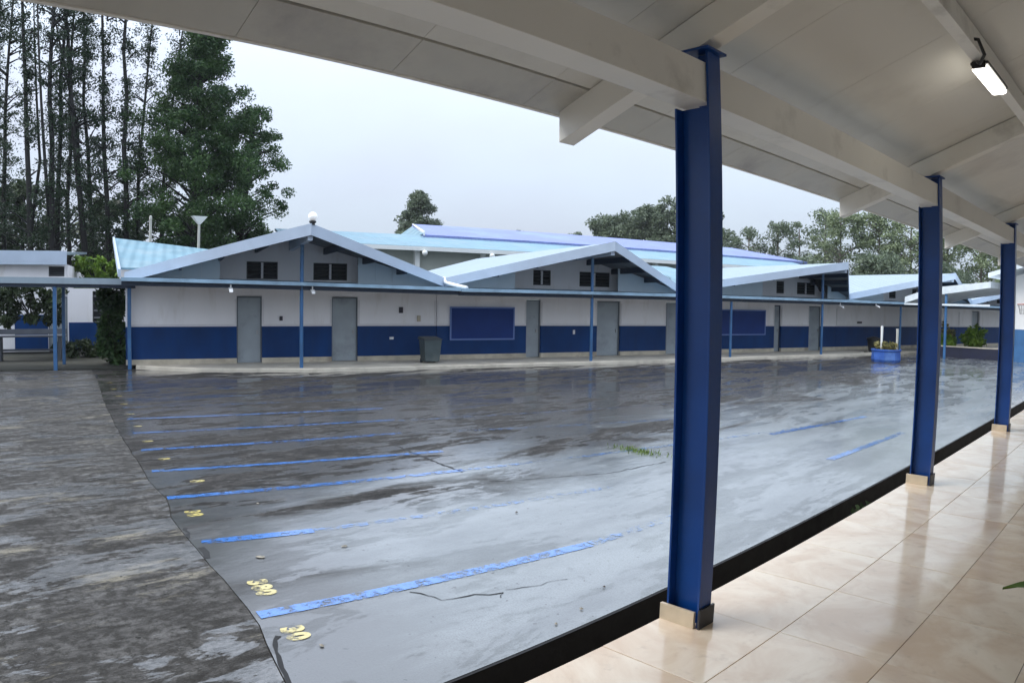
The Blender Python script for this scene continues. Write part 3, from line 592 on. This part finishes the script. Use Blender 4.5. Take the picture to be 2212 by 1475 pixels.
for s, z, sx, sz, mm, lb in ((10.75, 1.50, .05, .07, 'mark_dark', 'small dark plate on the white bay between the two grey doors'), (14.72, 1.78, .07, .10, 'mark_dark', 'small dark plate high on the white wall left of the bin'), (15.35, 1.50, .06, .10, 'skirt', 'small tan plate on the white wall above the bin'),
                         (14.4, .85, .07, .04, 'white_plastic', 'small white socket on the blue dado beside the bin'), (21.4, 1.02, .04, .08, 'white_plastic', 'small white socket on the blue dado beside the second gable post'), (38.0, 1.45, .18, .05, 'mark_dark', 'small dark plate on the white wall behind the planter posts')):
    o = MB().box(-sx, sx, -.035, 0, -sz, sz).build('wall_plate', mm, None, .006); o.location = W(s, .025, z); o.rotation_euler = (0, 0, FRZ); tag(o, lb, 'plate')
gl = on_row('globe_lamp', 11.1, 3.36, 4.13, 'white globe lamp standing on the roof peak of the classroom', 'lamp')
MB().lathe([(.07, 0), (.06, .04), (.10, .07), (.10, .11), (.05, .12)], 14).build('base', 'cable_black', gl); MB().lathe([(.05, .12), (.09, .14), (.125, .19), (.13, .24), (.115, .29), (.08, .33), (.03, .355)], 18).build('globe', 'globe_glow', gl, smooth=True)
# dark clutter on the far pavement
cl = on_row('dustbin', 37.1, 1.6, WF, 'squat black bin on the pavement by the valley of the roofs', 'bin')
MB().lathe([(.22, 0), (.30, .55), (.32, .55), (.32, .60), (.05, .66)], 16).build('body', 'cable_black', cl); MB().lathe([(.34, .6), (.34, .64), (.1, .72), (.0, .72)], 16).build('lid', 'cable_black', cl)

# ------------------------------------------------------------------ left: link walkway, rear classroom, bench, bush
lw = fthing('link_walkway', 6.0, -.7, 0, 'low white edged covered walkway on blue posts beside the shrub', 'walkway')
MB().hexa([(-16, -1.0, 2.74), (.3, -1.0, 2.60), (.3, 1.3, 2.62), (-16, 1.3, 2.76)], [(-16, -1.0, 2.82), (.3, -1.0, 2.68), (.3, 1.3, 2.70), (-16, 1.3, 2.84)]).build('roof', 'roof_white', lw)
MB().hexa([(-16, -1.04, 2.66), (.3, -1.04, 2.50), (.3, -1.005, 2.50), (-16, -1.005, 2.66)], [(-16, -1.04, 2.84), (.3, -1.04, 2.68), (.3, -1.005, 2.68), (-16, -1.005, 2.84)]).build('fascia', 'roof_white', lw)
MB().hexa([(-16, -.95, 2.55), (.3, -.95, 2.40), (.3, -.85, 2.40), (-16, -.85, 2.55)], [(-16, -.95, 2.72), (.3, -.95, 2.58), (.3, -.85, 2.58), (-16, -.85, 2.72)]).build('edge_beam', 'purlin_dark', lw)
for x in (.12, -2.05, -6.0, -10.0): MB().box(x - .055, x + .055, -.95, -.84, -.1, 2.45).build('post', 'post_blue', lw, .006)
for x in (-2.05, -6.0): MB().box(x - .05, x + .05, .95, 1.05, -.1, 2.6).build('post', 'post_blue', lw, .006)
lb_ = fthing('rear_classroom', 3.4, -7, 0, 'white rear classroom with blue dado behind the link walkway', 'building')
box('roof_fascia', 'roof_fascia', lb_, -14, .0, -.35, -.25, 3.38, 3.90); MB().hexa([(-14, -.25, 3.75), (0, -.25, 3.75), (0, 7, 4.2), (-14, 7, 4.2)], [(-14, -.25, 3.85), (0, -.25, 3.85), (0, 7, 4.3), (-14, 7, 4.3)]).build('roof', 'roof_white', lb_)
b = MB(); holes_wall(b, -14, 0, 0.1, 3.4, 0, .2, [(-.72, -.12, 2.95, 3.33), (-.72, .0, .1, 2.4)]); holes_wall(b, 0, 2.6, .1, 2.5, 0, .2, [(.95, 1.45, 1.2, 2.4)]); b.build('wall', 'white_wall', lb_)
box('dado', 'dado_blue', lb_, -2.0, -.74, -.02, -.002, .15, 1.5); box('dado', 'dado_blue', lb_, .05, 2.6, -.02, -.002, .15, 1.2)
door(lb_, -.72, 0.0, .08); window(lb_, -.72, -.12, 2.95, 3.33, .06); window(lb_, .95, 1.45, 1.22, 2.38, .06)
box('side_wall', 'white_wall', lb_, -.2, 0, .2, 6, .1, 3.4)
bq = fthing('concrete_bench', 2.2, -3.4, 0, 'long grey concrete bench behind the blue walkway post', 'bench')
box('seat', 'bench_grey', bq, -6, 1.6, -.25, .25, .82, .88, .01); 
for x in (-5.5, -3, -.6, 1.4): box('leg', 'bench_grey', bq, x - .05, x + .05, -.2, .2, 0, .82)
box('lower_rail', 'bench_grey', bq, -6, 1.6, -.05, .05, .35, .42)
box('backrest', 'bench_grey', bq, -6, 1.6, .2, .26, .902, 1.08)

# ------------------------------------------------------------------ hall behind, lamp poles
HA = .25; HP = (-32.9, 20.5)
hall = thing('school_hall', (HP[0], HP[1], 0), math.pi / 2 - HA, 'long hall with light blue lower roof and violet blue upper roof', 'building')
box('wall', 'hall_wall', hall, -3, 36, 1.0, 1.25, 0, 5.1); box('end_wall', 'hall_wall', hall, -3, -2.8, 1.25, 14, 0, 5.1)
MB().hexa([(-4, -.1, 4.92), (37, -.1, 4.92), (37, 4.2, 5.92), (-4, 4.2, 5.92)], [(-4, -.1, 5.04), (37, -.1, 5.04), (37, 4.2, 6.04), (-4, 4.2, 6.04)]).build('lower_roof', 'roof_cyan', hall)
box('eave_fascia', 'hall_white', hall, -4, 37, -.16, -.102, 4.80, 5.02)
MB().hexa([(4.6, 3.5, 5.80), (39, 3.5, 5.80), (36, 9.5, 7.15), (6.2, 9.5, 7.15)], [(4.6, 3.5, 6.02), (39, 3.5, 6.02), (36, 9.5, 7.28), (6.2, 9.5, 7.28)]).build('upper_roof', 'roof_violet', hall)
MB().hexa([(4.6, 3.45, 5.96), (4.7, 3.45, 5.96), (6.3, 9.5, 7.1), (6.2, 9.5, 7.1)], [(4.6, 3.45, 6.2), (4.7, 3.45, 6.2), (6.3, 9.5, 7.3), (6.2, 9.5, 7.3)]).build('hip_trim', 'hall_white', hall)
MB().hexa([(4.6, 3.5, 6.05), (6.2, 9.5, 7.1), (6.2, 15.5, 6.05)], [(4.62, 3.5, 6.1), (6.22, 9.5, 7.14), (6.22, 15.5, 6.1)]).build('hip_end', 'roof_cyan', hall)
for x in (3.0, 7.0, 11.2, 15.4, 19.6, 24.0, 28.5, 33): box('post', 'hall_white', hall, x - .13, x + .13, .3, .56, 0, 4.86)
b = MB(); holes_wall(b, -2, 35, 3.0, 3.1, .93, .98, []); b.build('wall_band', 'hall_white', hall)
for x in (3.2, 7.25, 11.5, 24.4):
    p_ = Matrix.Rotation(math.pi / 2 - HA, 4, 'Z') @ Vector((x, -.25, 4.78)); t = thing('eave_lamp', (HP[0] + p_.x, HP[1] + p_.y, p_.z), 0, 'small white globe lamp hanging under the hall eave', 'lamp', 'globe lamps under the hall eave')
    MB().lathe([(.02, .04), (.12, .0), (.16, -.1), (.12, -.2), (.03, -.25)], 12).build('globe', 'hall_white', t, smooth=True); MB().tube([(0, 0, .0), (0, 0, .12)], .03, 6).build('stem', 'hall_white', t)
for (x, y, zt, lb) in ((-32.1, 11.25, 5.8, 'pale lamp post with a flared head behind the cyan roof'), (-32.75, 9.25, 5.9, 'slim plain lamp post behind the cyan roof, before the pines')):
    t = thing('lamp_post', (x, y, -.42), 0, lb, 'lamp post'); MB().tube([(0, 0, 0), (0, 0, zt + .05)], [.09, .06], 8).build('pole', 'lamp_pole', t)
    if zt < 5.85: MB().hexa([(-.06, -.06, zt + .02), (.06, -.06, zt + .02), (.06, .06, zt + .02), (-.06, .06, zt + .02)], [(-.16, -.34, zt + .36), (.16, -.34, zt + .36), (.16, .34, zt + .36), (-.16, .34, zt + .36)]).build('lamp_head', 'hall_white', t)
    else: MB().lathe([(.05, zt + .05), (.07, zt + .08), (.06, zt + .2), (.03, zt + .24)], 10).build('lamp_head', 'lamp_pole', t)

# ------------------------------------------------------------------ right end of the yard
er = thing('end_building', (-5.95, 35.5, 0), -.08, 'white end building with blue dado and a basketball hoop on it', 'building')
b = MB(); b.box(0, 9, 0, .2, 1.42, 3.3); b.prism([(0, 3.3), (9, 3.3), (9, 4.4), (4.5, 5.0), (0, 3.7)], 'y', 0, .2); b.build('wall', 'inner_wall', er); box('dado', 'post_blue', er, 0, 9, -.012, .2, 0, 1.418)
MB().prism([(-.9, 3.62), (4.5, 5.15), (4.5, 5.33), (-.9, 3.82)], 'y', -.9, 8).build('roof', 'tin_roof', er); MB().prism([(4.5, 5.15), (9.9, 3.62), (9.9, 3.82), (4.5, 5.33)], 'y', -.9, 8).build('roof', 'tin_roof', er)
box('side_wall', 'inner_wall', er, .0, .2, .2, 7, 0, 3.6)
hp = thing('basketball_hoop', (-5.45, 35.0, 2.5), 0, 'red basketball hoop with grey net on the white end building', 'hoop')
b = MB(); b.tube([(.23 * math.cos(6.2832 * i / 20), -.05 + .23 * math.sin(6.2832 * i / 20), 0) for i in range(21)], .02, 6, False); b.box(-.05, .05, .17, .5, -.02, .03).build('rim', 'rim_red', hp)
b = MB()
for i in range(10):
    a = 6.2832 * i / 10; b.tube([(.23 * math.cos(a), -.05 + .23 * math.sin(a), 0), (.15 * math.cos(a + .3), -.05 + .15 * math.sin(a + .3), -.22), (.12 * math.cos(a), -.05 + .12 * math.sin(a), -.42)], .01, 4)
b.build('net', 'net_grey', hp)
rc = thing('end_canopy', (-9.2, 35.2, 0), -.1, 'pale tin canopy on a thin blue post near the end building', 'canopy')
MB().prism([(-1.35, 2.45), (-.4, 2.74), (2.6, 3.16), (2.6, 3.42), (-.1, 3.14), (-1.35, 2.72)], 'y', -.8, 4.5).build('roof', 'tin_roof', rc); box('tie_beam', 'tin_roof', rc, -1.35, 2.6, -.86, -.80, 2.36, 2.44)
MB().tube([(.58, -.7, 0), (.58, -.7, 2.9)], .06, 10).build('post', 'post_blue', rc); MB().tube([(2.4, 4.2, 0), (2.4, 4.2, 3.1)], .06, 10).build('post', 'post_blue', rc)
pb = thing('garden_planter', (-10.0, 30.2, 0), .2, 'round blue planter with yellowing plants and two pale posts', 'planter')
MB().lathe([(.56, 0), (.60, .1), (.58, .42), (.62, .46), (.62, .52), (.54, .52), (.54, .44), (.02, .44)], 8).build('tub', 'planter_blue', pb); MB().lathe([(.52, .44), (.3, .47), (.01, .48)], 12).build('soil', 'soil', pb)
for x, y, h in ((-.18, -.1, 1.45), (.42, .1, 1.35)): MB().tube([(x, y, .3), (x, y, h)], [.035, .055], 8).build('stake', 'hall_white' if x < 0 else 'lamp_pole', pb)
r_ = rng(3); cen = np.c_[r_.uniform(-.4, .4, 26), r_.uniform(-.4, .4, 26), r_.uniform(.5, .72, 26)]; leaf_mesh('plants', 'leaf_shrub', cen, np.full(26, .13), 26, .09, 5, parent=pb)
pd = thing('planter_wall', (-8.2, 36.4, 0), -.1, 'long dark low planter wall in front of the far classrooms', 'planter')
b = MB(); b.box(-1.9, 2.0, -.35, -.2, 0, .48).box(-1.9, 2.0, .9, 1.05, 0, .48).box(-1.9, -1.75, -.2, .9, 0, .48).box(1.85, 2.0, -.2, .9, 0, .48).build('wall', 'planter_dark', pd); box('coping', 'concrete_walk', pd, -1.95, 2.05, -.38, -.17, .482, .53); box('soil', 'soil', pd, -1.75, 1.85, -.2, .9, .2, .42)
for x, y, h, rr, mm, lb in ((-9.6, 36.9, 1.25, .62, 'leaf_shrub', 'tall yellowish shrub growing at the end of the dark planter'), (-7.9, 36.8, 1.0, .58, 'leaf_bright', 'rounded green shrub behind the thin canopy post in the dark planter'), (-9.15, 36.55, .35, .35, 'leaf_bright', 'low bright green plant at the foot of the yellowish shrub')):
    t = thing('shrub', (x, y, .40), 0, lb, 'shrub'); q = rng(int(h * 100)); k = 34
    cen = q.normal(size=(k, 3)) * rr * .45; cen[:, 2] = np.abs(q.normal(size=k)) * h * .4 + .2
    leaf_mesh('foliage', mm, cen, np.full(k, .2), 40, .11, int(h * 77), parent=t); MB().tube([(0, 0, -.1), (.03, .02, h * .6)], [.04, .02], 6).build('stem', 'bark', t)
for x, y, rr, lb, sd in ((-11.9, 34.6, .16, 'clump of weeds growing by the pavement end', 1), (-2.42, 7.35, .09, 'dark weeds growing in the drain by the arcade column', 2)):
    t = thing('weed', (x, y, 0.0 if x < -5 else -.34), 0, lb, 'weed'); q = rng(sd); cen = q.normal(size=(14, 3)) * rr; cen[:, 2] = np.abs(cen[:, 2]) + (.05 if x < -5 else .2); leaf_mesh('foliage', 'leaf_back', cen, np.full(14, .1), 26, .07, sd, parent=t); MB().tube([(0, 0, 0), (0, 0, .2)], .012, 5).build('stem', 'bark', t)
def tuft(name, cx, cy, lx, ly, n, h, label, seed):
    q = rng(seed); b = MB()
    for i in range(n):
        u, v_ = q.normal() * .42, q.normal() * .42; x, y = cx + u * lx, cy + v_ * ly; a = q.uniform(0, 6.28); hh = h * q.uniform(.4, 1.2); dx, dy = math.cos(a), math.sin(a); l = q.uniform(.3, .9) * hh; w2 = .006
        k = len(b.v); b.v += [(x - dy * w2, y + dx * w2, 0), (x + dy * w2, y - dx * w2, 0), (x + dx * l * .4 + dy * w2 * .7, y + dy * l * .4 - dx * w2 * .7, hh * .7), (x + dx * l * .4 - dy * w2 * .7, y + dy * l * .4 + dx * w2 * .7, hh * .7), (x + dx * l, y + dy * l, hh)]
        b.f += [(k, k + 1, k + 2, k + 3), (k + 3, k + 2, k + 4)]
    o = b.build(name, 'grass_tuft', fix=False); tag(o, label, 'grass', kind='stuff')
tuft('grass', -6.15, 8.3, .55, .20, 220, .05, 'small green grass tuft growing out of the wet courtyard', 7)

# ------------------------------------------------------------------ trees
def tree(name, x, y, h, rad, kind, label, group, seed, lean=(0, 0), crown=(.35, 1.0), width=2.0, clumps=60, per=70, leaf='leaf_dense', size=.2, cr=.7, profile='oval', bark='bark', z0=-.45, forks=0):
    q = rng(seed); t = thing(name, (x, y, z0), 0, label, 'tree', group)
    b = MB(); N = 9
    pts = [(lean[0] * (i / (N - 1)) ** 1.3 + q.normal() * .04 * h / 15, lean[1] * (i / (N - 1)) ** 1.3 + q.normal() * .04 * h / 15, h * .96 * i / (N - 1)) for i in range(N)]
    b.tube(pts, [rad * (1 - .8 * i / (N - 1)) + .02 for i in range(N)], 9)
    for f in range(forks):
        k0 = q.integers(1, 4); a = q.uniform(0, 6.28); p0 = Vector(pts[k0]); hh = h * q.uniform(.75, .95)
        b.tube([p0, p0 + Vector((math.cos(a) * .5, math.sin(a) * .5, (hh - p0.z) * .3)), Vector((pts[-1][0] + math.cos(a) * .9, pts[-1][1] + math.sin(a) * .9, hh))], [rad * .6, rad * .45, .03], 7)
    cen, rads = [], []
    for i in range(clumps):
        u = q.random(); zf = crown[0] + (crown[1] - crown[0]) * u; z = h * zf
        if profile == 'oval': wd = width * math.sin(math.pi * min(.97, max(.06, u * .86 + .10))) ** .6
        elif profile == 'cone': wd = width * (1.03 - u) ** .8
        elif profile == 'drop': wd = width * (math.sin(math.pi * min(.96, max(.1, u ** .8 * .80 + .20))) ** .7)
        else: wd = width * (.5 + .5 * math.sin(u * 9 + seed))
        a = q.uniform(0, 6.2832); rr = wd * math.sqrt(q.random()) * q.uniform(.7, 1.15)
        k = min(N - 2, int(zf * (N - 1))); fx = pts[k][0]; fy = pts[k][1]
        c = (fx + math.cos(a) * rr, fy + math.sin(a) * rr, z); cen.append(c); s_ = cr * q.uniform(.5, 1.25); rads.append((s_, s_, s_ * .7))
        if i % 2 == 0 and rr > .3: b.tube([(fx, fy, max(.3, z - rr * .55)), ((fx + c[0]) / 2, (fy + c[1]) / 2, z - rr * .2), c], [min(rad * .35, .09), .04, .012], 5, False)
    b.build('trunk', bark, t, smooth=True)
    leaf_mesh('crown', leaf, cen, rads, per, size, seed + 50, parent=t)
    return t
GP = 'tall thin pines behind the link walkway'
PIN = [(-43, 3.4, 22, .18, (-.6, -.2)), (-41.6, 5.6, 23, .22, (-1.5, -1.5)), (-41.3, 6.5, 22, .24, (-.6, -.8)), (-42.2, 7.0, 24, .18, (.2, -.6)), (-41.1, 8.5, 23, .24, (-1.2, -2.6)), (-42.5, 9.0, 22, .17, (-.4, -1.6)), (-40.9, 9.6, 21, .20, (-.6, -1.4)), (-40.6, 10.3, 22, .22, (.2, -1.0)), (-46, 8.2, 23, .18, (0, -.8)), (-47, 4.6, 22, .2, (0, -.4)), (-44.5, 11.6, 20, .16, (.3, .4)), (-44, 12.8, 19.5, .16, (.2, .9))]
for i, (x, y, h, rd, ln) in enumerate(PIN):
    tree('pine_tree', x, y, h, rd * .8, 0, 'tall thin dark pine with sparse foliage behind the link walkway', GP, 100 + i, ln, (.22, 1.0), 1.6, 110, 66, 'leaf_pine', .085, .60, 'rag', forks=1 if i in (1, 2, 4) else 0)
tree('broadleaf_tree', -39.5, 13.6, 17.6, .34, 0, 'big dense dark green tree rising behind the globe lamp classroom', None, 7, (0, .0), (.16, .99), 3.9, 360, 260, 'leaf_dense', .10, .74, 'drop')
tree('broadleaf_tree', -39.2, 15.8, 13.2, .22, 0, 'loose lighter tree leaning out of the big dense tree', None, 17, (.3, .9), (.22, 1.0), 2.6, 190, 160, 'leaf_dense', .095, .58, 'oval')
for i, (x, y, h, wd, lb) in enumerate(((-50, 6, 9.5, 3.2, 0), (-51, 11.5, 9.0, 3.4, 0), (-49, 2.0, 10, 3.0, 0), (-48, 16.5, 8.0, 3.0, 0), (-46.5, 20, 6.8, 2.6, 0), (-52, -3, 11, 3.6, 0))):
    tree('background_tree', x, y, h, .2, 0, 'low dark leafy tree growing behind the tall pines', 'low trees behind the pines', 200 + i, (0, 0), (.08, 1.0), wd, 90, 75, 'leaf_back', .24, .9)
tree('conifer_tree', -64.8, 47.0, 14.4, .3, 0, 'grey green conical tree rising behind the hall roof', None, 301, (0, 0), (.25, 1.0), 5.2, 170, 160, 'leaf_far', .17, .8, 'cone')
tree('conifer_tree', -66.0, 63.5, 11.6, .25, 0, 'small dark treetop just showing above the violet roof', None, 302, (0, 0), (.4, 1.0), 1.7, 40, 60, 'leaf_back', .26, .55, 'cone')
GT = 'wood behind the hall'
for i, (x, y, h, wd) in enumerate(((-55.5, 61.5, 10.6, 2.4), (-53, 64, 12.6, 2.6), (-50.5, 64, 12.9, 2.8), (-47.8, 65, 13.6, 2.9), (-45, 66, 14.4, 3.1), (-42.2, 66, 14.0, 3.0))):
    tree('wood_tree', x, y, h * .96, .25, 0, 'rounded grey green tree of the wood behind the violet roof', GT, 320 + i, (0, 0), (.3, 1.0), wd * 1.1, 80, 190, 'leaf_far', .19, 1.15)
GL = 'pale airy trees behind the far classrooms'
for i, (x, y, h, wd, cl_) in enumerate(((-39.0, 64, 11.2, 2.2, 46), (-36, 66, 10.8, 2.2, 42), (-33.4, 67, 11.4, 2.3, 46), (-30.6, 66, 11.2, 2.0, 22), (-29.2, 69, 12.6, 2.3, 34), (-26.4, 66, 12.4, 2.6, 74), (-23.4, 68, 12.6, 2.8, 80), (-20.4, 68, 12.0, 2.6, 74), (-17.6, 70, 11.2, 2.6, 66), (-14.6, 70, 10.4, 2.6, 60), (-11.4, 70, 9.6, 2.6, 50))):
    tree('airy_tree', x, y, h * .94, .16, 0, 'pale airy tree with gaps of sky behind the far classrooms', GL, 340 + i, (0, 0), (.28, 1.0), wd * 1.15, int(cl_ * 1.1), 110, 'leaf_light' if i > 4 else 'leaf_far', .15, 1.0, 'oval', 'pale_bark')
for i, (x, y, h, wd) in enumerate(((-33, 60, 6.6, 3.0), (-27, 60, 6.4, 3.0), (-21, 61, 6.8, 3.0), (-15.5, 61, 6.2, 3.0))):
    tree('hedge_tree', x, y, h, .2, 0, 'low dense green tree filling the gap above the far roofs', 'low trees above the far roofs', 380 + i, (0, 0), (.1, 1.0), wd, 70, 170, 'leaf_far', .19, 1.1)
# shrub beside the first classroom and hanging greenery at the link walkway
def bush(name, s, off, z, rx, ry, h, n, per, leaf, size, label, seed, hang=False):
    t = fthing(name, s, off, z, label, 'shrub'); q = rng(seed); cen = q.uniform(-1, 1, size=(n, 3)); cen[:, 0] *= rx; cen[:, 1] *= ry; cen[:, 2] = (cen[:, 2] * .5 + .5) * h
    leaf_mesh('foliage', leaf, cen, np.full(n, .22), per, size, seed, parent=t)
    b = MB()
    for k in range(5): b.tube([(q.uniform(-.2, .2), q.uniform(-.2, .2), 0), (q.uniform(-rx, rx) * .6, q.uniform(-ry, ry) * .6, h * .8)], [.035, .012], 5)
    b.build('stem', 'bark', t)
bush('shrub', 5.55, -1.6, 0, .38, .5, 2.35, 70, 60, 'leaf_dense', .11, 'tall green shrub against the corner post of the first classroom', 11)
bush('shrub', 2.4, -4.6, 1.25, 1.2, .5, 1.35, 60, 50, 'leaf_back', .12, 'leafy shrub above the long concrete bench', 12)
bush('shrub', 4.6, -5.0, 0, 1.4, .8, .5, 50, 50, 'leaf_back', .11, 'low dark shrub on the ground behind the link walkway', 13)
bush('shrub', 4.4, -9.5, 2.2, .9, .6, 1.5, 50, 60, 'leaf_bright', .13, 'bright green shrub beside the rear classroom roof', 14)
bush('shrub', .2, -8.0, 2.8, .5, .4, 1.0, 30, 60, 'leaf_bright', .13, 'small bright green shrub at the rear classroom gable', 15)

# ------------------------------------------------------------------ damp air
hz = MB().box(-130, 60, -60, 110, -1.5, 27).build('haze', 'earth'); hz.data.materials.clear()
hm = bpy.data.materials.new('haze'); hm.use_nodes = True; ht = hm.node_tree; ht.nodes.remove(ht.nodes['Principled BSDF'])
pvn = ht.nodes.new('ShaderNodeVolumePrincipled'); pvn.inputs['Color'].default_value = (.86, .90, .96, 1); pvn.inputs['Density'].default_value = HAZE
ht.links.new(pvn.outputs[0], ht.nodes['Material Output'].inputs['Volume']); hz.data.materials.append(hm)
tag(hz, 'thin damp haze filling the air of the school grounds', 'haze', kind='stuff')
